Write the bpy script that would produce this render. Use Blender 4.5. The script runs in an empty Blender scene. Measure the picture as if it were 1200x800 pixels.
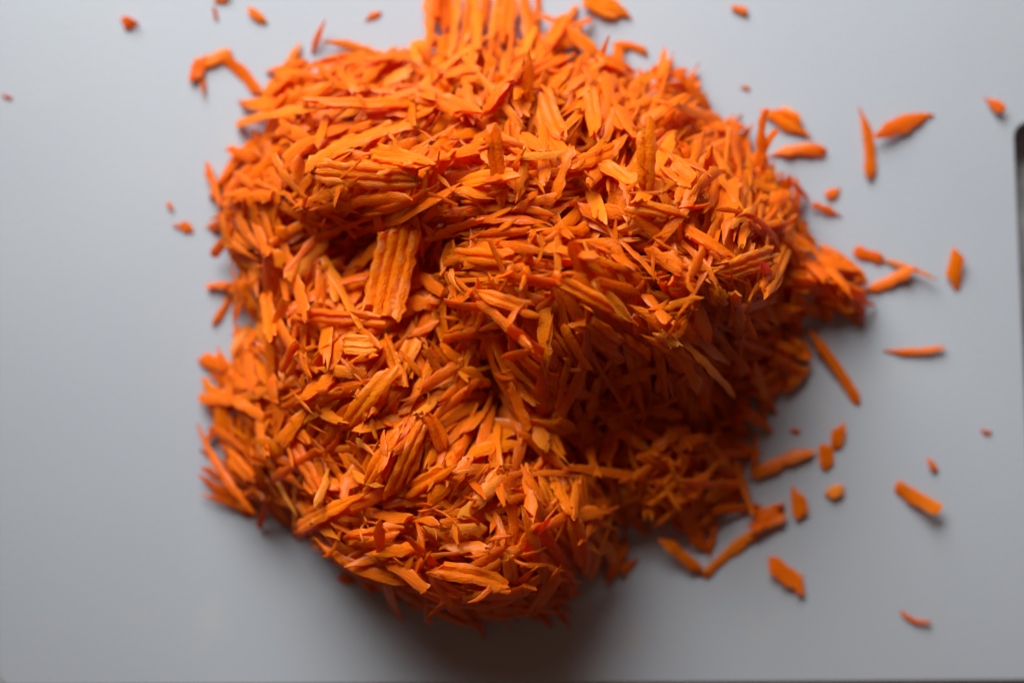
import bpy, bmesh, math, random
import numpy as np

# ------------------------------------------------------------------ camera, light, exposure
SC = bpy.context.scene
COL = SC.collection
S = 0.2              # mm on the board per photo pixel
HC = 400.0           # camera height above the board, mm
FOCUS_Z = 38.0       # height of the sharp plane above the board, mm

cam_d = bpy.data.cameras.new('camera')
cam = bpy.data.objects.new('camera', cam_d)
COL.objects.link(cam)
cam.location = (0, 0, HC / 1000)
cam_d.sensor_width = 36.0
cam_d.lens = 36.0 * HC / (1200 * S)
cam_d.clip_start = 0.01
cam_d.clip_end = 20
cam_d.dof.use_dof = True
cam_d.dof.focus_distance = (HC - FOCUS_Z) / 1000
cam_d.dof.aperture_fstop = 3.7
SC.camera = cam

world = bpy.data.worlds.new('World')
SC.world = world
world.use_nodes = True
bg = world.node_tree.nodes['Background']
bg.inputs['Color'].default_value = (1.0, 0.50, 0.34, 1)
bg.inputs['Strength'].default_value = 0.09

# the window light: a soft daylight panel behind the far edge of the board, a little to the left
ld = bpy.data.lights.new('window_light', 'AREA')
ld.shape = 'RECTANGLE'
ld.size = 0.40
ld.size_y = 0.34
ld.spread = math.radians(72)
ld.energy = 1.50
ld.color = (0.97, 0.99, 0.98)
lo = bpy.data.objects.new('window_light', ld)
COL.objects.link(lo)
lo.location = (-0.11, 0.37, 0.225)
from mathutils import Vector
lo.rotation_euler = (Vector((0.01, 0.075, 0.0)) - lo.location).to_track_quat('-Z', 'Y').to_euler()

vs = SC.view_settings
vs.view_transform = 'Standard'
vs.look = 'None'
vs.exposure = 0.0
vs.gamma = 1.0
vs.use_curve_mapping = False
SC.render.engine = 'CYCLES'
SC.cycles.use_denoising = True
SC.cycles.max_bounces = 20
SC.cycles.diffuse_bounces = 14
SC.cycles.transmission_bounces = 14
SC.cycles.sample_clamp_indirect = 6.0

rng = np.random.default_rng(7)
random.seed(7)

# ------------------------------------------------------------------ materials
def new_mat(name):
    m = bpy.data.materials.new(name)
    m.use_nodes = True
    nt = m.node_tree
    return m, nt, nt.nodes, nt.links, nt.nodes['Principled BSDF']

def ramp(nodes, stops):
    r = nodes.new('ShaderNodeValToRGB')
    e = r.color_ramp.elements
    while len(e) < len(stops):
        e.new(0.5)
    for k, (p, c) in enumerate(stops):
        e[k].position = p
        e[k].color = (*c, 1)
    return r

def carrot_material():
    m, nt, N, Lk, B = new_mat('grated_carrot')
    def attr(n):
        a = N.new('ShaderNodeAttribute'); a.attribute_name = n; return a.outputs['Fac']
    al, ac, tone = attr('along'), attr('across'), attr('tone')
    # fibres that run along the shred
    cv = N.new('ShaderNodeCombineXYZ')
    mu = N.new('ShaderNodeMath'); mu.operation = 'MULTIPLY'; mu.inputs[1].default_value = 0.22
    Lk.new(al, mu.inputs[0])
    mv = N.new('ShaderNodeMath'); mv.operation = 'MULTIPLY'; mv.inputs[1].default_value = 3.2
    Lk.new(ac, mv.inputs[0])
    mt = N.new('ShaderNodeMath'); mt.operation = 'MULTIPLY'; mt.inputs[1].default_value = 40
    Lk.new(tone, mt.inputs[0])
    Lk.new(mu.outputs[0], cv.inputs[0]); Lk.new(mv.outputs[0], cv.inputs[1]); Lk.new(mt.outputs[0], cv.inputs[2])
    fib = N.new('ShaderNodeTexNoise'); fib.inputs['Scale'].default_value = 2.2
    fib.inputs['Detail'].default_value = 4; fib.inputs['Roughness'].default_value = 0.6
    Lk.new(cv.outputs[0], fib.inputs['Vector'])
    # root core is yellower, outer flesh redder
    base = ramp(N, [(0.0, (0.955, 0.195, 0.001)), (0.45, (0.97, 0.242, 0.002)),
                    (0.8, (0.975, 0.30, 0.005)), (1.0, (0.98, 0.385, 0.03))])
    Lk.new(tone, base.inputs['Fac'])
    fr = ramp(N, [(0.30, (0.97, 0.88, 0.8)), (0.55, (1, 1, 1)), (0.75, (1.0, 1.12, 1.5))])
    Lk.new(fib.outputs['Fac'], fr.inputs['Fac'])
    mx = N.new('ShaderNodeMix'); mx.data_type = 'RGBA'; mx.blend_type = 'MULTIPLY'
    mx.inputs['Factor'].default_value = 0.8
    Lk.new(base.outputs['Color'], mx.inputs['A']); Lk.new(fr.outputs['Color'], mx.inputs['B'])
    # torn, drier rims
    tc = N.new('ShaderNodeTexCoord')
    sp = N.new('ShaderNodeTexNoise'); sp.inputs['Scale'].default_value = 420
    sp.inputs['Detail'].default_value = 3
    Lk.new(tc.outputs['Object'], sp.inputs['Vector'])
    ab = N.new('ShaderNodeMath'); ab.operation = 'ABSOLUTE'; Lk.new(ac, ab.inputs[0])
    er = N.new('ShaderNodeMapRange'); er.inputs['From Min'].default_value = 0.5; er.inputs['From Max'].default_value = 1.0
    Lk.new(ab.outputs[0], er.inputs['Value'])
    sr = N.new('ShaderNodeMapRange'); sr.inputs['From Min'].default_value = 0.5; sr.inputs['From Max'].default_value = 0.72
    Lk.new(sp.outputs['Fac'], sr.inputs['Value'])
    em = N.new('ShaderNodeMath'); em.operation = 'MULTIPLY'
    Lk.new(er.outputs[0], em.inputs[0]); Lk.new(sr.outputs[0], em.inputs[1])
    e2 = N.new('ShaderNodeMath'); e2.operation = 'MULTIPLY'; e2.inputs[1].default_value = 1.0
    Lk.new(em.outputs[0], e2.inputs[0])
    mp = N.new('ShaderNodeMix'); mp.data_type = 'RGBA'
    mp.inputs['B'].default_value = (0.98, 0.46, 0.13, 1)
    Lk.new(e2.outputs[0], mp.inputs['Factor']); Lk.new(mx.outputs['Result'], mp.inputs['A'])
    Lk.new(mp.outputs['Result'], B.inputs['Base Color'])
    # relief
    nz = N.new('ShaderNodeTexNoise'); nz.inputs['Scale'].default_value = 1500; nz.inputs['Detail'].default_value = 3
    Lk.new(tc.outputs['Object'], nz.inputs['Vector'])
    ad = N.new('ShaderNodeMath'); ad.operation = 'MULTIPLY_ADD'; ad.inputs[1].default_value = 1.6
    Lk.new(fib.outputs['Fac'], ad.inputs[0]); Lk.new(nz.outputs['Fac'], ad.inputs[2])
    bp = N.new('ShaderNodeBump'); bp.inputs['Strength'].default_value = 0.85
    bp.inputs['Distance'].default_value = 0.0003
    Lk.new(ad.outputs[0], bp.inputs['Height']); Lk.new(bp.outputs['Normal'], B.inputs['Normal'])
    B.inputs['Roughness'].default_value = 0.36
    B.inputs['Coat Weight'].default_value = 0.22      # film of juice
    B.inputs['Coat Roughness'].default_value = 0.16
    B.inputs['Specular IOR Level'].default_value = 0.14
    # moist flesh lets light through: part of it leaves on the far side
    tr = N.new('ShaderNodeBsdfTranslucent')
    deep = N.new('ShaderNodeMix'); deep.data_type = 'RGBA'; deep.blend_type = 'MULTIPLY'
    deep.inputs['Factor'].default_value = 1.0; deep.inputs['B'].default_value = (1.0, 0.5, 0.25, 1)   # a longer way through the flesh
    Lk.new(mp.outputs['Result'], deep.inputs['A'])
    Lk.new(deep.outputs['Result'], tr.inputs['Color']); Lk.new(bp.outputs['Normal'], tr.inputs['Normal'])
    ms = N.new('ShaderNodeMixShader'); ms.inputs[0].default_value = 0.52
    Lk.new(B.outputs[0], ms.inputs[1]); Lk.new(tr.outputs[0], ms.inputs[2])
    Lk.new(ms.outputs[0], N['Material Output'].inputs['Surface'])
    return m

def board_material():
    m, nt, N, Lk, B = new_mat('white_plastic')
    tc = N.new('ShaderNodeTexCoord')
    n1 = N.new('ShaderNodeTexNoise'); n1.inputs['Scale'].default_value = 9; n1.inputs['Detail'].default_value = 3
    Lk.new(tc.outputs['Object'], n1.inputs['Vector'])
    r1 = ramp(N, [(0.3, (0.315, 0.341, 0.378)), (0.7, (0.348, 0.370, 0.402))])
    Lk.new(n1.outputs['Fac'], r1.inputs['Fac'])
    # faint juice stains
    n2 = N.new('ShaderNodeTexNoise'); n2.inputs['Scale'].default_value = 38; n2.inputs['Detail'].default_value = 4
    Lk.new(tc.outputs['Object'], n2.inputs['Vector'])
    r2 = N.new('ShaderNodeMapRange'); r2.inputs['From Min'].default_value = 0.62; r2.inputs['From Max'].default_value = 0.8
    r2.inputs['To Max'].default_value = 0.16
    Lk.new(n2.outputs['Fac'], r2.inputs['Value'])
    mx = N.new('ShaderNodeMix'); mx.data_type = 'RGBA'; mx.inputs['B'].default_value = (0.62, 0.50, 0.33, 1)
    Lk.new(r2.outputs[0], mx.inputs['Factor']); Lk.new(r1.outputs['Color'], mx.inputs['A'])
    Lk.new(mx.outputs['Result'], B.inputs['Base Color'])
    # moulded grain and knife scratches
    n3 = N.new('ShaderNodeTexNoise'); n3.inputs['Scale'].default_value = 900; n3.inputs['Detail'].default_value = 2
    Lk.new(tc.outputs['Object'], n3.inputs['Vector'])
    mpg = N.new('ShaderNodeMapping'); mpg.inputs['Rotation'].default_value = (0, 0, 0.5)
    mpg.inputs['Scale'].default_value = (60, 700, 1)
    Lk.new(tc.outputs['Object'], mpg.inputs['Vector'])
    n4 = N.new('ShaderNodeTexNoise'); n4.inputs['Scale'].default_value = 1.0; n4.inputs['Detail'].default_value = 2
    Lk.new(mpg.outputs[0], n4.inputs['Vector'])
    r4 = N.new('ShaderNodeMapRange'); r4.inputs['From Min'].default_value = 0.68; r4.inputs['From Max'].default_value = 0.74
    Lk.new(n4.outputs['Fac'], r4.inputs['Value'])
    ad = N.new('ShaderNodeMath'); ad.operation = 'MULTIPLY_ADD'; ad.inputs[1].default_value = -0.06
    Lk.new(r4.outputs[0], ad.inputs[0]); Lk.new(n3.outputs['Fac'], ad.inputs[2])
    bp = N.new('ShaderNodeBump'); bp.inputs['Strength'].default_value = 0.25; bp.inputs['Distance'].default_value = 0.0002
    Lk.new(ad.outputs[0], bp.inputs['Height']); Lk.new(bp.outputs['Normal'], B.inputs['Normal'])
    B.inputs['Roughness'].default_value = 0.36
    B.inputs['Specular IOR Level'].default_value = 0.5
    return m

def counter_material():
    m, nt, N, Lk, B = new_mat('grey_worktop')
    tc = N.new('ShaderNodeTexCoord')
    n1 = N.new('ShaderNodeTexNoise'); n1.inputs['Scale'].default_value = 160; n1.inputs['Detail'].default_value = 5
    Lk.new(tc.outputs['Object'], n1.inputs['Vector'])
    r1 = ramp(N, [(0.35, (0.22, 0.215, 0.22)), (0.65, (0.36, 0.355, 0.36))])
    Lk.new(n1.outputs['Fac'], r1.inputs['Fac'])
    Lk.new(r1.outputs['Color'], B.inputs['Base Color'])
    B.inputs['Roughness'].default_value = 0.4
    return m

CARROT = carrot_material()
BOARD = board_material()
COUNTER = counter_material()

def tag(o, label, cat, group=None, kind=None):
    if label: o['label'] = label
    if cat: o['category'] = cat
    if group: o['group'] = group
    if kind: o['kind'] = kind
    return o

def px2w(px, py, z=0.0):
    k = S * (HC - z) / HC
    return (px - 600) * k, (400 - py) * k

# ------------------------------------------------------------------ worktop and board
THICK = 9.0
me = bpy.data.meshes.new('worktop')
q = 900.0
me.from_pydata([(-q/1000, -q/1000, 0), (q/1000, -q/1000, 0), (q/1000, q/1000, 0), (-q/1000, q/1000, 0)], [], [(0, 1, 2, 3)])
o = bpy.data.objects.new('worktop', me); COL.objects.link(o)
o.location.z = -(THICK + 0.2) / 1000
me.materials.append(COUNTER)
tag(o, 'grey speckled kitchen worktop beneath the white board', 'worktop', kind='structure')

def rounded(points, n=10):
    """closed outline of (x, y, radius) corners, in mm"""
    out = []
    k = len(points)
    for i in range(k):
        p = np.array(points[i][:2]); a = np.array(points[i-1][:2]); b = np.array(points[(i+1) % k][:2]); r = points[i][2]
        da = (a-p)/np.linalg.norm(a-p); db = (b-p)/np.linalg.norm(b-p)
        th = math.acos(max(-1, min(1, float(da@db))))
        t = r/math.tan(th/2)
        c = p + (da+db)/np.linalg.norm(da+db)*(r/math.sin(th/2))
        s, e = p+da*t-c, p+db*t-c
        a0 = math.atan2(s[1], s[0]); a1 = math.atan2(e[1], e[0])
        d = (a1-a0+math.pi) % (2*math.pi)-math.pi
        for j in range(n+1):
            an = a0+d*j/n
            out.append((c[0]+r*math.cos(an), c[1]+r*math.sin(an)))
    return out

def corner(px, py, r):
    x, y = px2w(px, py)
    return (x, y, r)

def ring(pts, off):
    P = np.array(pts); d = np.roll(P, -1, 0)-P
    d /= np.maximum(np.linalg.norm(d, axis=1), 1e-9)[:, None]
    nr = np.stack([d[:, 1], -d[:, 0]], 1)
    vn = nr+np.roll(nr, 1, 0)
    vn /= np.maximum(1e-6, (vn*vn).sum(1)/2)[:, None]
    area = (P[:, 0]*np.roll(P[:, 1], -1)-P[:, 1]*np.roll(P[:, 0], -1)).sum()
    return P+vn*off*(1 if area > 0 else -1)      # positive: outwards

def build_board():
    outer = rounded([corner(-3, 805, 3.2), corner(1420, 797, 14), corner(1424, -150, 14), corner(-4, -150, 3.2)], 14)
    slot = rounded([corner(1189, 143, 3.4), corner(1262, 150, 5), corner(1262, 585, 4.5), corner(1207.5, 585, 4.5)], 14)
    bm = bmesh.new()
    bev = 0.7
    tops = {}; bots = {}
    for key, pts, sg in (('outer', outer, 1), ('slot', slot, -1)):
        rings = []
        for k in range(5):
            t = math.pi/2*k/4
            rings.append((-bev*(1-math.sin(t))*sg, -bev*(1-math.cos(t))))
        rings += [(o_, -THICK-z_) for o_, z_ in reversed(rings)]
        loops = []
        for off, z in rings:
            loops.append([bm.verts.new((x/1000, y/1000, z/1000)) for x, y in ring(pts, off)])
        n = len(loops[0])
        for a_, b_ in zip(loops[:-1], loops[1:]):
            for i in range(n):
                f = bm.faces.new((a_[i], a_[(i+1) % n], b_[(i+1) % n], b_[i])); f.smooth = True
        tops[key] = loops[0]; bots[key] = loops[-1]
    for cap in (tops, bots):
        ed = []
        for lp in cap.values():
            for i in range(len(lp)):
                ed.append(bm.edges.get((lp[i], lp[(i+1) % len(lp)])))
        bmesh.ops.triangle_fill(bm, edges=ed, use_beauty=True, use_dissolve=False)
    bmesh.ops.recalc_face_normals(bm, faces=bm.faces)
    for f in bm.faces:
        if abs(f.normal.z) > .9999: f.smooth = False
    m = bpy.data.meshes.new('cutting_board')
    bm.to_mesh(m); bm.free()
    m.materials.append(BOARD)
    ob = bpy.data.objects.new('cutting_board', m)
    COL.objects.link(ob)
    tag(ob, 'white plastic cutting board with rounded corners and a handle slot', 'cutting board')
build_board()

# ------------------------------------------------------------------ heap target height, photo space
OUT = np.array([(500, 52), (560, 38), (640, 30), (700, 50), (745, 80), (790, 78), (830, 130), (880, 165), (905, 195), (930, 215), (948, 250),
    (940, 285), (985, 290), (1012, 335), (1000, 368), (950, 370), (935, 400), (938, 430), (912, 466), (885, 505), (885, 545),
    (872, 575), (880, 600), (850, 615), (815, 632), (782, 618), (742, 622), (730, 652), (708, 664), (690, 645), (645, 682),
    (645, 690), (600, 718), (505, 712), (440, 686), (395, 660), (350, 612), (308, 602), (274, 586), (252, 560), (258, 510), (250, 470),
    (260, 425), (280, 400), (290, 375), (268, 365), (268, 330), (272, 300), (258, 270), (258, 240), (266, 205), (288, 185),
    (312, 150), (318, 112), (338, 84), (380, 62), (430, 64), (480, 68)], float)
CTRL = np.array([(600, 230, 39), (780, 240, 42), (820, 320, 45), (700, 350, 47), (600, 330, 44), (480, 232, 40), (400, 220, 35),
    (330, 180, 22), (330, 290, 19), (475, 310, 24), (430, 278, 9), (385, 285, 14), (380, 370, 26), (300, 350, 14), (280, 440, 13),
    (420, 430, 34), (470, 520, 35), (575, 465, 17), (520, 470, 28), (560, 570, 36), (480, 640, 32), (400, 590, 28), (300, 560, 13),
    (600, 650, 35), (560, 705, 32), (670, 600, 30), (700, 505, 15), (740, 470, 17), (765, 550, 14), (722, 560, 3), (790, 470, 10),
    (705, 640, 12), (820, 500, 3), (850, 450, 4), (850, 560, 5), (880, 600, 6), (910, 420, 8), (920, 350, 7),
    (980, 330, 9), (950, 250, 8), (885, 200, 19), (865, 325, 38), (875, 270, 28), (820, 150, 18), (700, 120, 23),
    (600, 120, 24), (520, 100, 17), (400, 110, 15), (560, 30, 6), (700, 50, 6), (790, 400, 41), (800, 445, 24), (640, 420, 38)], float)
PX0, PY0, PST = 150, -100, 4
gx, gy = np.meshgrid(np.arange(PX0, 1100, PST), np.arange(PY0, 820, PST))

def poly_sdf(P, x, y):
    d = np.full(x.shape, 1e9); ins = np.zeros(x.shape, bool)
    n = len(P)
    for i in range(n):
        a, b = P[i], P[(i+1) % n]
        e = b-a
        t = np.clip(((x-a[0])*e[0]+(y-a[1])*e[1])/(e@e), 0, 1)
        d = np.minimum(d, np.hypot(x-a[0]-t*e[0], y-a[1]-t*e[1]))
        c = ((a[1] > y) != (b[1] > y)) & (x < (b[0]-a[0])*(y-a[1])/((b[1]-a[1]) or 1e-9)+a[0])
        ins ^= c
    return np.where(ins, d, -d)

SDF = poly_sdf(OUT, gx, gy)
wsum = np.zeros(gx.shape); zsum = np.zeros(gx.shape)
for x, y, z in CTRL:
    w = 1/((gx-x)**2+(gy-y)**2+400.0)**1.6
    wsum += w; zsum += w*z
ZPX = zsum/wsum
# the near edge (foot of the picture) is a steep drop, the far side a gentle slope
steep = np.where((gy > 600) & (gx < 700), 20.0, 52.0)
ZPX *= np.clip(SDF/steep, 0, 1)**0.75
ZPX[SDF <= 0] = 0

def zpx(px, py):
    i = np.clip(((np.asarray(py)-PY0)/PST).round().astype(int), 0, ZPX.shape[0]-1)
    j = np.clip(((np.asarray(px)-PX0)/PST).round().astype(int), 0, ZPX.shape[1]-1)
    return ZPX[i, j]

# same thing on the board's own grid (mm)
CELL = 0.5
GX0, GY0, GN = -100.0, -100.0, 400
wx, wy = np.meshgrid(GX0+CELL*(np.arange(GN)+.5), GY0+CELL*(np.arange(GN)+.5))
Zt = np.zeros(wx.shape)
for _ in range(14):
    k = S*(HC-Zt)/HC
    Zt = 0.5*Zt + 0.5*zpx(600+wx/k, 400-wy/k)
HM = np.zeros(wx.shape)      # current top of everything laid so far

# ------------------------------------------------------------------ one shred
def hm_at(x, y):
    j = np.clip(((x-GX0)/CELL).astype(int), 0, GN-1); i = np.clip(((y-GY0)/CELL).astype(int), 0, GN-1)
    return i, j

def rest(cx, cy, ang, L, W, T, jit=(0, 0), bend=0.0, pct=90, maxs=1.1, flex=1.0):
    """lay a shred on what is already there: returns (z0, slope along, slope across, curvature)"""
    ca, sa = math.cos(ang), math.sin(ang)
    n = max(5, int(L/0.6))
    u = np.linspace(-L/2, L/2, n)
    v = np.array([-.35, 0, .35])*W
    U, V = np.meshgrid(u, v)
    B = bend*(1-(2*U/L)**2)
    X = cx+U*ca-(V+B)*sa; Y = cy+U*sa+(V+B)*ca
    i, j = hm_at(X, Y)
    h = HM[i, j]
    A = np.stack([np.ones(U.size), U.ravel(), V.ravel(), U.ravel()**2], 1)
    co, *_ = np.linalg.lstsq(A, h.ravel(), rcond=None)
    a = float(np.clip(co[1], -maxs, maxs))+jit[0]
    b = float(np.clip(co[2], -.8, .8))+jit[1]
    q = float(np.clip(co[3]*flex, -0.03, 0.02))
    pl = a*U+b*V+q*U*U
    z0 = float(np.percentile(h-pl, pct))
    # never below the board
    z0 = max(z0, float(-(pl.min()))+0.02) if (z0+pl.min()) < 0.02 else z0
    return z0, a, b, q

def stamp(cx, cy, ang, L, W, T, z0, a, b, q, bend=0.0):
    ca, sa = math.cos(ang), math.sin(ang)
    u = np.linspace(-L/2, L/2, max(4, int(L/0.35)))
    v = np.linspace(-.42, .42, max(3, int(W/0.35)))*W
    U, V = np.meshgrid(u, v)
    B = bend*(1-(2*U/L)**2)
    X = cx+U*ca-(V+B)*sa; Y = cy+U*sa+(V+B)*ca
    i, j = hm_at(X, Y)
    np.maximum.at(HM, (i, j), z0+a*U+b*V+q*U*U+T*0.85)

YT = np.array([-1.0, -.62, -.22, .22, .62, 1.0])
YB = np.array([.7, .25, -.25, -.7])

def shred_geo(L, W, T, ang, a, b, q, bend=0.0, twist=0.0, ends=(2.5, 2.5), jag=0.5, ridges=0, cup=0.25, tone=None, n=None, wav=0.12):
    """verts relative to the shred's centre (mm), quads, caps, attributes"""
    r = rng
    if n is None: n = int(np.clip(L/1.1, 6, 16))
    yt, yb = YT, YB
    if ridges:
        yt = np.linspace(-1, 1, ridges*4+1); yb = np.linspace(.9, -.9, 6)
    ys = np.concatenate([yt, yb]); m = len(ys); nt_ = len(yt)
    s = np.linspace(-1, 1, n); s = .55*s+.45*np.sin(s*math.pi/2)
    # width profile: blunt, tapered or pointed at each end
    def endp(p):
        # p small: long point; p large: cut square
        e = min(1.0, 1.3/p)
        tip = min(.9, .06+.07*p)
        t = np.clip((np.abs(s)-(1-e))/e, 0, 1)
        return 1-(1-tip)*t**1.3
    if ridges: wav = min(wav, .05)
    prof = np.where(s < 0, endp(ends[0]), endp(ends[1]))*(1+r.normal(0, wav, n))
    lopl = 1+r.normal(0, wav, n); lopr = 1+r.normal(0, wav, n)
    tk = np.clip(prof, .35, 1)**0.6*(1+r.normal(0, .06, n))
    top = 0.45+0.55*np.sqrt(np.clip(1-0.9*yt**2, 0, 1))
    if ridges:
        rd = .7 if ridges > 3 else .36
        top = 0.95-rd+rd*np.abs(np.sin(np.linspace(0, math.pi*ridges, len(yt))))+0.12*r.random(len(yt))
    zb = cup*(1-yb**2)
    zz = np.concatenate([top, zb])
    u = s*L/2
    jt = np.linspace(-1, 1, 6)
    jl = np.interp(ys, jt, r.normal(0, jag, 6)); jr = np.interp(ys, jt, r.normal(0, jag, 6))
    sl0 = r.normal(0, .55)*W*.5; sl1 = r.normal(0, .55)*W*.5
    if ridges:
        for k in range(ridges):
            jr[k*4:k*4+4] += r.uniform(-1.5, 2.5)
            jl[k*4:k*4+4] += r.uniform(-1.0, 1.5)
    f0 = np.clip(-s, 0, 1)**4; f1 = np.clip(s, 0, 1)**4
    UU = u[:, None]+f1[:, None]*(jr+sl1*ys)[None]+f0[:, None]*(jl+sl0*ys)[None]
    side = np.where(ys[None] < 0, lopl[:, None], lopr[:, None])
    VV = ys[None]*W/2*prof[:, None]*side
    NN = zz[None]*T*tk[:, None]
    VV = VV+r.normal(0, .03*W, VV.shape)*0.6
    NN = NN+r.normal(0, .05*T, NN.shape)
    # frame
    ca, sa = math.cos(ang), math.sin(ang)
    d = np.array([ca, sa, 0]); l = np.array([-sa, ca, 0]); up = np.array([0, 0, 1.0])
    wob = r.normal(0, .12)
    Bq = bend*(1-(2*UU/L)**2)
    C = UU[..., None]*d+Bq[..., None]*l+(a*UU+q*UU*UU)[..., None]*up
    dz = (a+2*q*u)
    tn = np.stack([np.full(n, 1.0), -4*bend*u*2/L**2, dz], 1); tn /= np.linalg.norm(tn, axis=1)[:, None]
    ll = np.stack([np.zeros(n), np.ones(n), np.full(n, b)], 1)
    ll -= (ll*tn).sum(1)[:, None]*tn; ll /= np.linalg.norm(ll, axis=1)[:, None]
    nn = np.cross(tn, ll)
    tw = twist*s/2+wob*np.sin(s*2.2)*0.5
    l2 = ll*np.cos(tw)[:, None]+nn*np.sin(tw)[:, None]
    n2 = nn*np.cos(tw)[:, None]-ll*np.sin(tw)[:, None]
    def w(v): return v[:, 0:1]*d+v[:, 1:2]*l+v[:, 2:3]*up
    P = C+VV[..., None]*w(l2)[:, None]+NN[..., None]*w(n2)[:, None]
    P = P.reshape(-1, 3)
    i, j = np.meshgrid(np.arange(n-1), np.arange(m), indexing='ij')
    j2 = (j+1) % m
    quads = np.stack([i*m+j, i*m+j2, (i+1)*m+j2, (i+1)*m+j], -1).reshape(-1, 4)[:, ::-1]
    if tone is None: tone = float(np.clip(r.normal(.42, .22), 0, 1))
    off = r.random()*200
    return P, quads, (n, m), (UU.ravel()+off, np.tile(ys, n)*(W/4.0 if ridges else 1), np.full(n*m, tone))

def fill_mesh(name, parts):
    """parts: list of shred_geo results already moved into place -> one mesh (mm to m)"""
    V = []; F = []; A = [[], [], []]; base = 0
    for P, Q, (n, m), at in parts:
        V.append(P); F.extend((Q+base).tolist())
        F.append((np.arange(m)+base).tolist()); F.append((np.arange(m)[::-1]+base+(n-1)*m).tolist())
        for k in range(3): A[k].append(at[k])
        base += len(P)
    V = np.concatenate(V)*0.001
    me = bpy.data.meshes.new(name)
    me.from_pydata(V.tolist(), [], F)
    for k, nm in enumerate(('along', 'across', 'tone')):
        at = me.attributes.new(nm, 'FLOAT', 'POINT')
        at.data.foreach_set('value', np.concatenate(A[k]).astype(np.float32))
    me.polygons.foreach_set('use_smooth', np.ones(len(me.polygons), bool))
    me.set_sharp_from_angle(angle=math.radians(48))
    me.materials.append(CARROT)
    return me

def add_shred(name, geo, c, label, group=None, kind=None):
    me = fill_mesh(name, [geo])
    o = bpy.data.objects.new(name, me)
    COL.objects.link(o)
    o.location = (c[0]/1000, c[1]/1000, c[2]/1000)
    return tag(o, label, 'carrot shred' if name != 'carrot_flake' else 'carrot flake', group, kind)

# ------------------------------------------------------------------ body of the heap (past the 300 that show)
def rand_dims(big=1.0):
    L = float(np.clip(rng.lognormal(2.78, .42), 5, 30))*big
    W = float(np.clip(rng.normal(2.2, .75), .9, 5.0))
    T = float(np.clip(W*rng.uniform(.24, .46), .4, 1.25))
    return L, W, T

def rand_style(L, W):
    return dict(bend=float(rng.normal(0, .06)*L), twist=float(rng.normal(0, .6)),
                ends=(float(rng.choice([2, 4.5, 8, 12])), float(rng.choice([2, 4.5, 8, 12]))),
                jag=float(rng.uniform(.2, .9)))

# prevailing lie of the shreds, photo space: (x, y, angle in degrees counter-clockwise from the picture's right)
LIE = [(480, 530, 55), (560, 600, 50), (620, 270, 5), (420, 230, 12), (470, 300, 70), (780, 300, -35), (650, 420, -70), (300, 540, -45),
       (290, 300, -70), (550, 60, 88), (700, 110, 60), (870, 230, 60), (380, 460, 35), (330, 400, -60), (660, 620, -60), (820, 450, -60),
       (900, 430, -15), (980, 330, -25), (520, 690, -30), (440, 650, -20), (860, 590, 20), (390, 90, 10), (310, 230, 20)]
def lie_angle(px, py):
    w = np.array([1/((px-x)**2+(py-y)**2+900)**2 for x, y, _ in LIE])
    t = math.radians(LIE[int(rng.choice(len(LIE), p=w/w.sum()))][2])
    return t+float(rng.normal(0, .38))

def w2px(x, y, z):
    k = S*(HC-z)/HC
    return 600+x/k, 400-y/k

body = []
INNER = np.clip(Zt-1.6, 0, None)
count = 0
for _round in range(240):
    if count > 3600: break
    defi = INNER-HM
    defi[defi < 0.5] = 0
    defi[INNER < 1.0] = 0
    tot = defi.sum()
    if (defi > 0).sum() < 260: break
    idx = rng.choice(defi.size, size=30, p=(defi/tot).ravel())
    for k in idx:
        cy_, cx_ = wy.flat[k], wx.flat[k]
        if INNER.flat[k]-HM.flat[k] < 0.4: continue
        zt = INNER.flat[k]
        px, py = w2px(cx_, cy_, zt)
        ang0 = lie_angle(px, py)
        lat = 0.0
        for _b in range(int(rng.choice([1, 2, 3, 4, 5], p=[.25, .25, .25, .15, .1]))):
            L, W, T = rand_dims(0.85)
            if zt < 7: L *= .75
            ang = ang0+float(rng.normal(0, .12))
            sh = float(rng.normal(0, 2.0)) if _b else 0.0
            x_ = cx_-math.sin(ang0)*lat+math.cos(ang0)*sh; y_ = cy_+math.cos(ang0)*lat+math.sin(ang0)*sh
            lat += W*float(rng.uniform(.75, 1.05))
            ii, jj = hm_at(np.array([x_]), np.array([y_]))
            zl = float(INNER[ii, jj][0])
            if zl < 1: continue
            st = rand_style(L, W)
            z0, a, b, q = rest(x_, y_, ang, L, W, T, (float(rng.normal(0, .24)), float(rng.normal(0, .33))), st['bend'], pct=80)
            z0 -= .15
            if z0 > zl+1.6: continue
            g = shred_geo(L, W, T, ang, a, b, q, n=9, ridges=2 if W > 3.1 else 0, **st)
            body.append((g[0]+np.array([x_, y_, z0]), *g[1:]))
            stamp(x_, y_, ang, L, W, T, z0, a, b, q, st['bend'])
            count += 1

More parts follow.
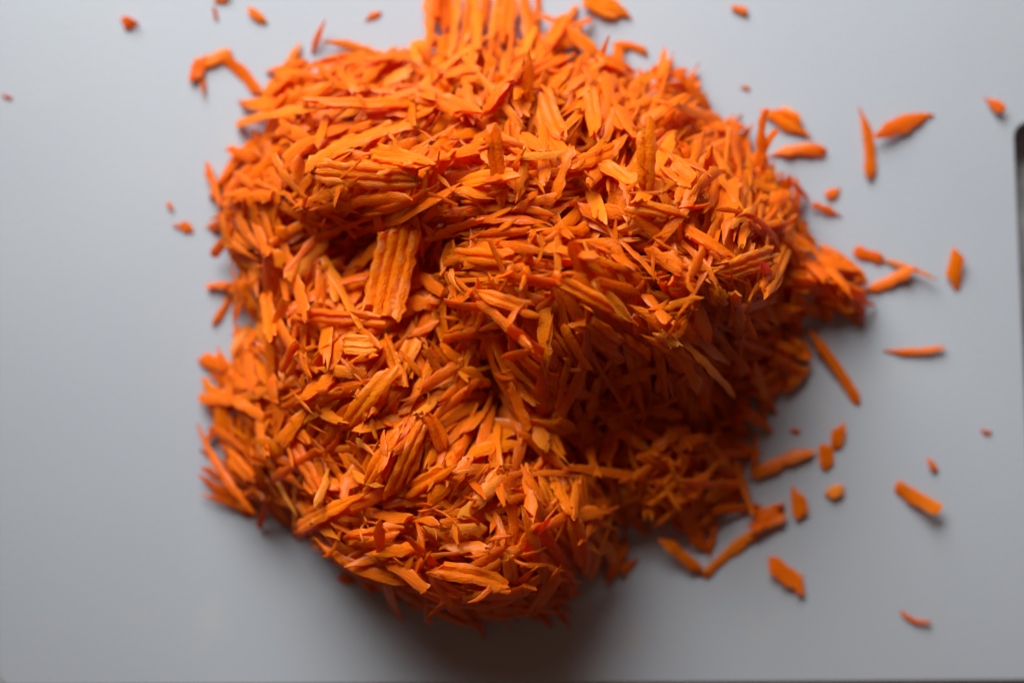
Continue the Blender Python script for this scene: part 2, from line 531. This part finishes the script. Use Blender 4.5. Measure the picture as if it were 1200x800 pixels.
# ------------------------------------------------------------------ shreds on the heap, read from the photograph
# x1, y1, x2, y2, width (photo pixels), options
HAND = [
 # far edge
 (502, -8, 503, 63, 10), (514, -10, 516, 32, 20), (529, -8, 537, 63, 12), (548, -8, 542, 50, 8), (570, -10, 562, 40, 14), (490, 50, 487, 75, 14),
 (600, -8, 592, 45, 18), (538, -8, 528, 70, 9), (556, -8, 560, 62, 12), (585, -10, 575, 55, 11), (612, -10, 620, 50, 15), (630, -10, 625, 30, 10), (520, 40, 512, 85, 13), (650, 30, 700, 60, 14), (633, 20, 693, 24, 9, dict(bend=-9)), (684, -2, 733, 18, 24), (722, 52, 757, 61, 9, dict(bend=3)), (780, 57, 778, 92, 16, dict(ends=(1.4, 6))),
 (793, 87, 830, 129, 14), (787, 127, 850, 143, 14), (810, 154, 867, 150, 14), (640, 60, 665, 20, 18), (700, 70, 735, 85, 18),
 (367, 62, 382, 25, 8, dict(ends=(6, 1.4), tilt=25)), (380, 50, 460, 68, 10, dict(bend=4)), (337, 78, 350, 55, 10), (317, 84, 357, 74, 9), (310, 118, 343, 92, 10),
 (307, 138, 340, 110, 10), (430, 75, 480, 62, 12), (395, 80, 420, 110, 14),
 # upper mound
 (363, 122, 490, 117, 17, dict(bend=-3)), (490, 107, 552, 135, 22), (360, 200, 490, 148, 15, dict(bend=9)), (367, 200, 487, 207, 30), (367, 246, 480, 229, 15, dict(bend=4)),
 (370, 277, 450, 247, 10), (570, 135, 597, 90, 15), (507, 190, 570, 170, 15), (383, 138, 373, 175, 12), (527, 88, 563, 80, 16), (620, 123, 618, 63, 12, dict(tilt=20, tone=.4)),
 (590, 240, 577, 147, 18, dict(tilt=22, tone=.3, ends=(3, 7))), (567, 137, 615, 77, 16), (440, 180, 500, 195, 24), (640, 110, 660, 160, 20), (690, 100, 700, 150, 18),
 (720, 120, 745, 165, 16), (660, 200, 720, 175, 18), (540, 215, 600, 205, 20), (755, 228, 757, 150, 22, dict(tilt=14, tone=.75, ends=(4, 9))),
 (843, 208, 870, 247, 8), (857, 264, 880, 243, 8, dict(tone=.95)), (880, 216, 907, 223, 13), (803, 234, 838, 198, 14, dict(tone=.8)), (647, 243, 670, 173, 14),
 (693, 225, 707, 262, 16, dict(tone=.85)), (830, 175, 850, 205, 14), (790, 190, 815, 215, 16), (700, 190, 740, 215, 18), (610, 160, 640, 180, 15),
 (263, 230, 320, 230, 14), (272, 180, 302, 184, 13), (243, 190, 261, 241, 13, dict(ends=(3, 2))), (297, 153, 313, 178, 5), (285, 215, 330, 175, 12), (330, 150, 365, 165, 15),
 (560, 255, 487, 283, 12), (533, 298, 598, 303, 18), (517, 312, 534, 280, 10), (483, 317, 521, 344, 14), (465, 357, 515, 354, 14), (560, 258, 640, 262, 10), (545, 275, 620, 268, 11),
 (633, 274, 688, 269, 12), (600, 245, 650, 232, 14), (647, 323, 714, 357, 18), (560, 343, 624, 364, 17), (590, 320, 660, 330, 14), (700, 285, 745, 320, 15), (640, 290, 700, 305, 13),
 (680, 373, 727, 407, 34, dict(tone=.35)), (637, 353, 641, 438, 16, dict(ends=(5, 1.5))), (587, 418, 624, 409, 12), (753, 346, 781, 381, 16), (760, 340, 794, 357, 7, dict(tone=1.0)),
 (833, 322, 903, 299, 26, dict(tone=.9, jag=.8, name='flake', label='large pale frayed carrot flake jutting over the dark flank of the heap')), (790, 407, 818, 454, 16, dict(tone=.8)), (727, 392, 761, 418, 14), (767, 388, 791, 401, 15, dict(tone=1.0)), (787, 376, 804, 384, 11, dict(tone=.9)),
 (836, 338, 850, 352, 15, dict(tone=.8)), (860, 340, 870, 398, 14, dict(maxs=2)), (863, 395, 866, 439, 4, dict(maxs=2)), (873, 368, 890, 330, 4), (897, 331, 907, 312, 13),
 (740, 240, 790, 250, 18), (800, 270, 850, 300, 20), (760, 290, 800, 315, 16), (700, 330, 750, 345, 14), (810, 350, 830, 400, 16), (780, 360, 820, 350, 12), (660, 380, 690, 430, 14),
 # left flank
 (337, 331, 381, 276, 16, dict(tone=.9)), (334, 321, 368, 276, 8), (326, 264, 337, 284, 14), (320, 291, 332, 313, 14), (312, 347, 322, 394, 17), (343, 367, 441, 374, 17),
 (247, 381, 268, 349, 8), (243, 337, 268, 335, 9), (252, 300, 275, 270, 12), (273, 414, 291, 382, 10, dict(tone=.9)), (237, 420, 264, 428, 14), (235, 467, 286, 471, 12), (277, 470, 311, 491, 12),
 (320, 442, 330, 496, 14), (285, 330, 300, 365, 12), (290, 420, 300, 460, 14), (262, 250, 275, 300, 13), (300, 260, 315, 300, 12), (350, 400, 335, 440, 18),
 (402, 404, 443, 408, 23, dict(tone=.9, ends=(8, 8))), (377, 432, 428, 437, 13), (475, 396, 514, 377, 9), (490, 456, 538, 426, 14), (400, 504, 458, 436, 20), (350, 470, 395, 440, 16),
 (355, 480, 400, 455, 13, dict(tone=.9)), (450, 400, 470, 450, 18), (545, 430, 570, 452, 14), (520, 395, 560, 385, 12),
 # lower mound
 (233, 498, 301, 598, 10, dict(bend=-3, ends=(1.5, 3))), (235, 556, 284, 594, 13, dict(ends=(1.6, 4))), (240, 578, 290, 597, 9), (303, 618, 313, 582, 9), (265, 530, 300, 560, 18), (250, 500, 290, 530, 14),
 (347, 624, 348, 587, 9, dict(tone=.8)), (350, 620, 428, 579, 17, dict(ends=(8, 1.6))), (372, 592, 384, 556, 10, dict(tone=1.0)), (320, 561, 374, 526, 13), (303, 512, 331, 531, 13, dict(tone=.8)), (330, 520, 360, 480, 16),
 (427, 571, 474, 496, 18), (457, 577, 494, 496, 18), (477, 578, 528, 547, 19), (497, 594, 554, 539, 16), (540, 608, 588, 556, 15), (490, 620, 568, 617, 14, dict(tone=.9)), (433, 651, 488, 640, 14),
 (507, 666, 584, 684, 20, dict(bend=3)), (543, 700, 594, 687, 10), (510, 676, 531, 711, 14), (473, 678, 487, 647, 9), (497, 692, 503, 727, 9), (395, 676, 417, 681, 10), (410, 630, 465, 622, 20),
 (583, 498, 587, 548, 9), (500, 490, 520, 525, 20), (540, 510, 570, 480, 14), (430, 600, 480, 610, 14), (520, 640, 570, 645, 15), (560, 660, 590, 640, 14), (460, 660, 500, 690, 16), (420, 540, 400, 580, 16),
 (593, 556, 600, 641, 16, dict(tone=.35)), (610, 546, 638, 591, 14, dict(ends=(2, 1.5))), (617, 720, 654, 666, 17, dict(ends=(8, 3), tone=.6)), (610, 662, 644, 662, 6), (612, 650, 640, 640, 6), (592, 645, 598, 679, 17, dict(tone=.95)), (580, 600, 592, 640, 14),
 (632, 620, 672, 600, 14, dict(ends=(1.5, 6))), (648, 562, 668, 605, 15, dict(ends=(4, 6))), (675, 562, 670, 605, 13, dict(ends=(1.5, 6))), (708, 600, 668, 606, 16, dict(ends=(2, 6))), (683, 662, 670, 604, 20, dict(ends=(3, 6))),
 (620, 480, 640, 530, 16), (640, 490, 672, 503, 22, dict(tone=.7)), (670, 470, 690, 520, 14), (600, 450, 620, 500, 15),
 # shaded hollow and slope below the mound
 (743, 426, 751, 474, 14), (693, 504, 744, 479, 5), (720, 450, 770, 430, 12), (700, 440, 690, 490, 14), (793, 437, 806, 471, 6), (713, 542, 720, 594, 7), (740, 512, 775, 548, 5),
 (747, 588, 752, 563, 8), (773, 552, 797, 598, 5), (755, 530, 785, 545, 24), (728, 563, 745, 555, 8), (740, 560, 765, 545, 10), (785, 540, 800, 575, 6), (690, 525, 700, 560, 10),
 (773, 629, 828, 673, 14, dict(ends=(4, 2))), (826, 673, 884, 622, 12), (838, 608, 830, 651, 10, dict(ends=(6, 1.5))), (880, 612, 913, 601, 24, dict(jag=.9)), (833, 598, 890, 592, 12), (880, 556, 948, 529, 15, dict(ends=(5, 9))),
 (845, 566, 866, 567, 14), (710, 682, 734, 632, 12, dict(ends=(2, 6))), (728, 669, 744, 654, 12), (886, 512, 880, 546, 8), (800, 590, 820, 640, 16), (860, 540, 880, 600, 14), (830, 520, 855, 550, 12), (700, 640, 690, 678, 14),
 # handle-side fringe
 (860, 397, 924, 423, 11), (905, 420, 940, 440, 16), (890, 465, 925, 445, 13), (900, 400, 950, 415, 11), (870, 480, 900, 500, 13), (920, 455, 948, 428, 12), (880, 430, 900, 470, 14),
 (951, 239, 984, 252, 9, dict(ends=(6, 1.6))), (925, 215, 945, 235, 10), (940, 260, 955, 300, 8), (920, 280, 935, 320, 14), (900, 240, 925, 225, 14), (893, 202, 896, 128, 9, dict(bend=4, tilt=12)),
 (905, 128, 940, 150, 22, dict(ends=(8, 3), jag=.9)), (910, 182, 966, 178, 13, dict(bend=4)), (945, 330, 985, 300, 16), (971, 333, 1013, 351, 19), (986, 365, 1012, 378, 6), (969, 352, 969, 375, 14), (975, 300, 1000, 325, 16),
 (940, 300, 965, 330, 15), (960, 300, 990, 345, 14), (985, 305, 1010, 330, 13), (955, 345, 985, 360, 12), (990, 340, 1012, 368, 11), (930, 320, 960, 345, 16), (965, 310, 1005, 318, 10), (1000, 292, 1033, 303, 11, dict(ends=(8, 8))), (1034, 305, 1099, 328, 6, dict(tone=.8, ends=(4, 1.5))), (1016, 341, 1075, 313, 12, dict(ends=(3, 3))), (935, 345, 960, 370, 14), (955, 285, 930, 250, 6),
]
WORDS_W = ((9.5, 'narrow'), (17.5, 'plain'), (99, 'broad'))

def hand_shred(x1, y1, x2, y2, wpx, opt):
    ztop = float(zpx((x1+x2)/2, (y1+y2)/2))
    za = zb = ztop
    tilt = opt.get('tilt')
    T = float(np.clip(0.35+wpx*S*.24, .45, 1.3))*opt.get('thick', 1)
    bend = opt.get('bend', float(rng.normal(0, .8)))*S
    for it in range(3):
        ax, ay = px2w(x1, y1, za); bx, by = px2w(x2, y2, zb)
        cx, cy = (ax+bx)/2, (ay+by)/2
        L = max(math.hypot(bx-ax, by-ay), 1.0)
        ang = math.atan2(by-ay, bx-ax)
        W = wpx*S*(HC-(za+zb)/2)/HC*1.04
        if tilt is None:
            z0, a, b, q = rest(cx, cy, ang, L, W, T, (float(rng.normal(0, .14)), float(rng.normal(0, .28))), bend, pct=72, maxs=opt.get('maxs', .9))
        else:
            a = math.tan(math.radians(tilt)); b = float(rng.normal(0, .1)); q = -0.008
            i, j = hm_at(np.array([ax]), np.array([ay]))
            z0 = float(HM[i, j][0])-0.8+a*L/2
        za = z0-a*L/2+q*L*L/4; zb = z0+a*L/2+q*L*L/4
    kw = dict(bend=bend, twist=opt.get('twist', float(rng.normal(0, .35))), ends=opt.get('ends', (float(rng.choice([2.5, 6, 9, 13])), float(rng.choice([2.5, 6, 9, 13])))),
              jag=opt.get('jag', float(rng.uniform(.1, .5))), tone=opt.get('tone'), wav=opt.get('wav', .12))
    z0 -= .1
    g = shred_geo(L, W, T, ang, a, b, q, n=int(np.clip(L/1.0, 7, 20)), ridges=0 if wpx < 17 or L < 6 or opt.get('plain') else (2 if wpx < 23 else 3), **kw)
    low = g[0][:, 2].min()+z0
    if low < 0.03: z0 += 0.03-low
    stamp(cx, cy, ang, L, W, T, z0, a, b, q, bend)
    return g, (cx, cy, z0)

# landmarks that anyone can find on the heap, photo space
MARKS = [(457, 318, 'wide ribbed flake'), (868, 310, 'pale jutting flake'), (583, 193, 'dark upright shred'), (756, 190, 'broad upright pale shred'),
         (670, 603, 'star-shaped cluster'), (760, 555, 'frayed tuft in the hollow'), (300, 100, 'curved shred trail'), (935, 430, 'long matchstick'),
         (880, 560, 'paired crumbs'), (827, 650, 'V-shaped pair of shreds'), (525, 30, 'bundle of long strips'), (985, 330, 'loose handle-side clump'),
         (490, 540, 'slanting parallel row'), (240, 266, 'lone rounded crumb'), (895, 160, 'tall looping shred'), (422, 405, 'pale square flake'),
         (617, 700, 'blunt overhanging shred'), (345, 600, 'folded corner shred'), (430, 190, 'wide flat sheet'), (690, 390, 'dull broad sheet'),
         (260, 560, 'splayed pointed shreds'), (790, 70, 'lone pointed tip')]

n_top = 0
ALIKE = {}
def place(row, unique=None):
    global n_top
    opt = row[5] if len(row) > 5 else {}
    g, c = hand_shred(*row[:5], opt)
    kind = next(k for lim, k in WORDS_W if row[4] < lim)
    mx_, my_ = (row[0]+row[2])/2, (row[1]+row[3])/2
    mark = min(MARKS, key=lambda m: (m[0]-mx_)**2+(m[1]-my_)**2)[2]
    an = abs(math.degrees(math.atan2(row[3]-row[1], row[2]-row[0]))) % 180
    lie = 'lengthwise' if min(an, 180-an) < 25 else ('crosswise' if abs(an-90) < 25 else 'slanting')
    ln = math.hypot(row[2]-row[0], row[3]-row[1])
    size = 'short' if ln < 42 else ('long' if ln > 78 else '')
    tv = float(g[3][2][0])
    hue = 'pale' if tv > .72 else ('reddish' if tv < .2 else 'orange')
    wd = {'narrow': 'thin', 'plain': '', 'broad': 'broad'}[kind]
    look = ' '.join(w for w in (size, wd, hue, 'carrot shred', lie) if w)
    if opt.get('label'):
        add_shred('carrot_flake' if opt.get('name') == 'flake' else 'carrot_shred', g, c, opt['label'])
    else:
        ob = add_shred('carrot_shred', g, c, f'{look} near the {mark}', f'heap shreds near the {mark}')
        ALIKE.setdefault(ob['label'], []).append((ln, ob))
    n_top += 1

# looser shreds between the ones read from the photograph
def filler(num):
    k = 0; tries = 0
    while k < num and tries < 4000:
        tries += 1
        defi = np.clip(Zt-0.2-HM, 0, None); defi[Zt < 2] = 0
        i = int(rng.choice(defi.size, p=(defi/defi.sum()).ravel()))
        px, py = w2px(wx.flat[i], wy.flat[i], Zt.flat[i])
        L, W, T = rand_dims(1.0)
        ang = lie_angle(px, py)
        dx, dy = math.cos(ang)*L/2/S, -math.sin(ang)*L/2/S
        if SDF[int(np.clip((py-PY0)/PST, 0, SDF.shape[0]-1)), int(np.clip((px-PX0)/PST, 0, SDF.shape[1]-1))] < 12: continue
        place((px-dx, py-dy, px+dx, py+dy, W/S))
        k += 1

filler(max(0, 296-len(HAND)))
for row in HAND:
    place(row)

# look-alikes near one landmark are told apart by their length
ORD = ['', 'second ', 'third ', 'fourth ', 'fifth ', 'sixth ', 'seventh ', 'eighth ', 'ninth ', 'tenth ']
NUM = ['', 'one', 'two', 'three', 'four', 'five', 'six', 'seven', 'eight', 'nine', 'ten']
for lab, lst in ALIKE.items():
    if 1 < len(lst) <= 10:
        lst.sort(key=lambda t: -t[0])
        many = lab.replace('carrot shred ', 'carrot shreds ', 1)
        for k, (_, ob) in enumerate(lst):
            new = (('longer' if k == 0 else 'shorter') if len(lst) == 2 else ORD[k]+'longest')+f' of {NUM[len(lst)]} '+many
            new = new.replace('orange carrot', 'carrot') if len(new.split()) > 16 else new
            ob['label'] = new

# the ribbed flake: four ridges side by side, frayed ends
def ribbed_flake():
    x1, y1, x2, y2 = 448, 372, 470, 268
    za = zb = float(zpx(458, 320))
    for _ in range(3):
        ax, ay = px2w(x1, y1, za); bx, by = px2w(x2, y2, zb)
        cx, cy = (ax+bx)/2, (ay+by)/2
        L = math.hypot(bx-ax, by-ay); ang = math.atan2(by-ay, bx-ax); W = 9.6; T = 1.4
        z0, a, b, q = rest(cx, cy, ang, L, W, T, (0, 0), 0, pct=97, maxs=.6)
        za, zb = z0-a*L/2, z0+a*L/2
    g = shred_geo(L, W, T, ang, a, b, q, ridges=4, ends=(12, 12), jag=.5, tone=.6, n=18, wav=.03)
    add_shred('carrot_flake', g, (cx, cy, z0), 'wide ribbed carrot flake with four parallel ridges in a hollow of the heap')
ribbed_flake()
print('top shreds', n_top)

# short torn fragments caught between the shreds
for _ in range(360):
    k = int(rng.choice(Zt.size, p=((Zt > 3)/float((Zt > 3).sum())).ravel()))
    x, y = wx.flat[k], wy.flat[k]
    L = float(rng.uniform(2.5, 8)); W = float(rng.uniform(.5, 1.9)); T = float(rng.uniform(.3, .7))
    ang = float(rng.uniform(0, 6.28))
    z0, a, b, q = rest(x, y, ang, L, W, T, (float(rng.normal(0, .4)), float(rng.normal(0, .4))), 0, pct=60)
    g = shred_geo(L, W, T, ang, a, b, q, n=6, bend=float(rng.normal(0, .08)*L), twist=float(rng.normal(0, .8)), ends=(float(rng.choice([1.5, 3, 8])), float(rng.choice([1.5, 3, 8]))), jag=.3)
    body.append((g[0]+np.array([x, y, z0-.1]), *g[1:]))
heap = bpy.data.objects.new('grated_carrot_heap', fill_mesh('grated_carrot_heap', body))
COL.objects.link(heap)
tag(heap, 'packed mass of grated orange carrot filling the heap under its top shreds', 'grated carrot', kind='stuff')
print('body shreds', len(body))

# ------------------------------------------------------------------ loose bits scattered on the board
BITS = [
 ((143, 27, 163, 28, 14), dict(ends=(5, 1.4)), 'carrot_crumb', 'lone orange carrot crumb farthest from the handle slot, with a pointed tip'),
 ((253, 2, 270, -4, 11), {}, 'carrot_crumb', 'small orange carrot crumb close to a thin brownish sliver'),
 ((250, 9, 254, 24, 4), dict(tone=.05), 'carrot_sliver', 'tiny thin brownish carrot sliver lying beside small crumbs'),
 ((290, 11, 311, 27, 11), {}, 'carrot_crumb', 'oval orange carrot crumb beyond the curved trail of three shreds'),
 ((430, 22, 447, 15, 8), dict(ends=(2, 2)), 'carrot_crumb', 'small leaf-shaped carrot crumb just off the far slope of the heap'),
 ((228, 96, 238, 67, 14), dict(ends=(6, 6)), 'carrot_shred', 'short stubby carrot shred at the loose end of a curved trail'),
 ((236, 88, 239, 113, 6), dict(ends=(4, 1.4)), 'carrot_sliver', 'spiky little carrot sliver hanging off the stubby end shred of the trail'),
 ((237, 78, 271, 62, 13), dict(ends=(3, 6), bend=2), 'carrot_shred', 'middle carrot shred of the curved trail leading to the heap'),
 ((264, 68, 303, 110, 13), dict(bend=3), 'carrot_shred', 'carrot shred of the curved trail that touches the heap'),
 ((210, 262, 224, 271, 10), {}, 'carrot_crumb', 'rounded orange carrot crumb alone beside the heap, opposite the handle slot'),
 ((196, 238, 202, 246, 5), {}, 'carrot_speck', 'faint carrot speck next to the rounded crumb beside the heap'),
 ((3, 111, 14, 115, 4), dict(tone=.1), 'carrot_speck', 'faint carrot speck at the rim of the board'),
 ((860, 9, 875, 14, 8), dict(tone=.3), 'carrot_crumb', 'pale small carrot crumb by itself on the far board beyond the heap'),
 ((870, 102, 878, 105, 5), {}, 'carrot_speck', 'tiny carrot speck on bare board near the tall looping shred'),
 ((1158, 116, 1174, 131, 12), dict(ends=(1.5, 5)), 'carrot_crumb', 'comma-shaped carrot crumb by the corner of the handle slot'),
 ((1010, 129, 1017, 209, 14), dict(bend=5, ends=(2, 6)), 'carrot_shred', 'slightly bent carrot shred whose side touches a leaf-shaped shred'),
 ((1022, 163, 1093, 134, 18), dict(ends=(2.5, 1.5), bend=3), 'carrot_shred', 'broad leaf-shaped carrot shred tapering to a point toward the slot'),
 ((968, 230, 981, 221, 11), {}, 'carrot_crumb', 'small carrot crumb just beside a pointed fringe shred of the heap'),
 ((1121, 296, 1117, 332, 16), dict(ends=(14, 14), jag=.1), 'carrot_shred', 'short rectangular carrot stub standing alone beside the handle slot'),
 ((1038, 411, 1105, 407, 7), dict(bend=-3, ends=(2, 4)), 'carrot_sliver', 'thin wavy carrot sliver lying alone between heap and handle slot'),
 ((946, 387, 1006, 471, 11), dict(bend=2, ends=(3, 8)), 'carrot_shred', 'long straight carrot matchstick lying beside the heap'),
 ((985, 498, 979, 526, 15), dict(ends=(3, 3)), 'carrot_crumb', 'rounded carrot crumb touching the tip of a square crumb'),
 ((970, 521, 969, 549, 16), dict(ends=(8, 8)), 'carrot_crumb', 'squarish carrot crumb touching the tip of a rounded crumb'),
 ((968, 579, 989, 571, 13), dict(ends=(2, 4), tone=.9), 'carrot_crumb', 'pale three-cornered carrot crumb between the slanted crumb and the far stub'),
 ((935, 574, 941, 605, 18), dict(ends=(9, 9), jag=.4), 'carrot_crumb', 'four-cornered slanted carrot crumb close to the heap'),
 ((1052, 568, 1099, 597, 16), dict(ends=(14, 14), jag=.2), 'carrot_shred', 'oblong carrot stub lying near a tiny seed-shaped crumb'),
 ((1086, 538, 1097, 552, 9), dict(ends=(2.5, 3)), 'carrot_crumb', 'tiny seed-shaped carrot crumb above the oblong stub'),
 ((900, 657, 941, 687, 20), dict(ends=(5, 12), jag=.15), 'carrot_shred', 'chunky carrot chip with one slanted end on the shaded board'),
 ((1057, 717, 1089, 727, 5), dict(bend=-5, ends=(6, 6)), 'carrot_sliver', 'thin smile-curved carrot sliver near the edge of the board'),
 ((1152, 503, 1159, 506, 5), {}, 'carrot_speck', 'tiny carrot speck alone on the handle side of the board'),
 ((928, 504, 937, 504, 6), {}, 'carrot_speck', 'tiny carrot speck between the heap and the rounded crumb pair'),
]
for row, opt, name, label in BITS:
    opt.setdefault('jag', .25); opt.setdefault('plain', True); opt.setdefault('wav', .05); opt.setdefault('thick', .75)
    g, c = hand_shred(*row, opt)
    o = add_shred(name, g, c, label)
    o['category'] = name.replace('_', ' ')
print('objects', len(bpy.data.objects))
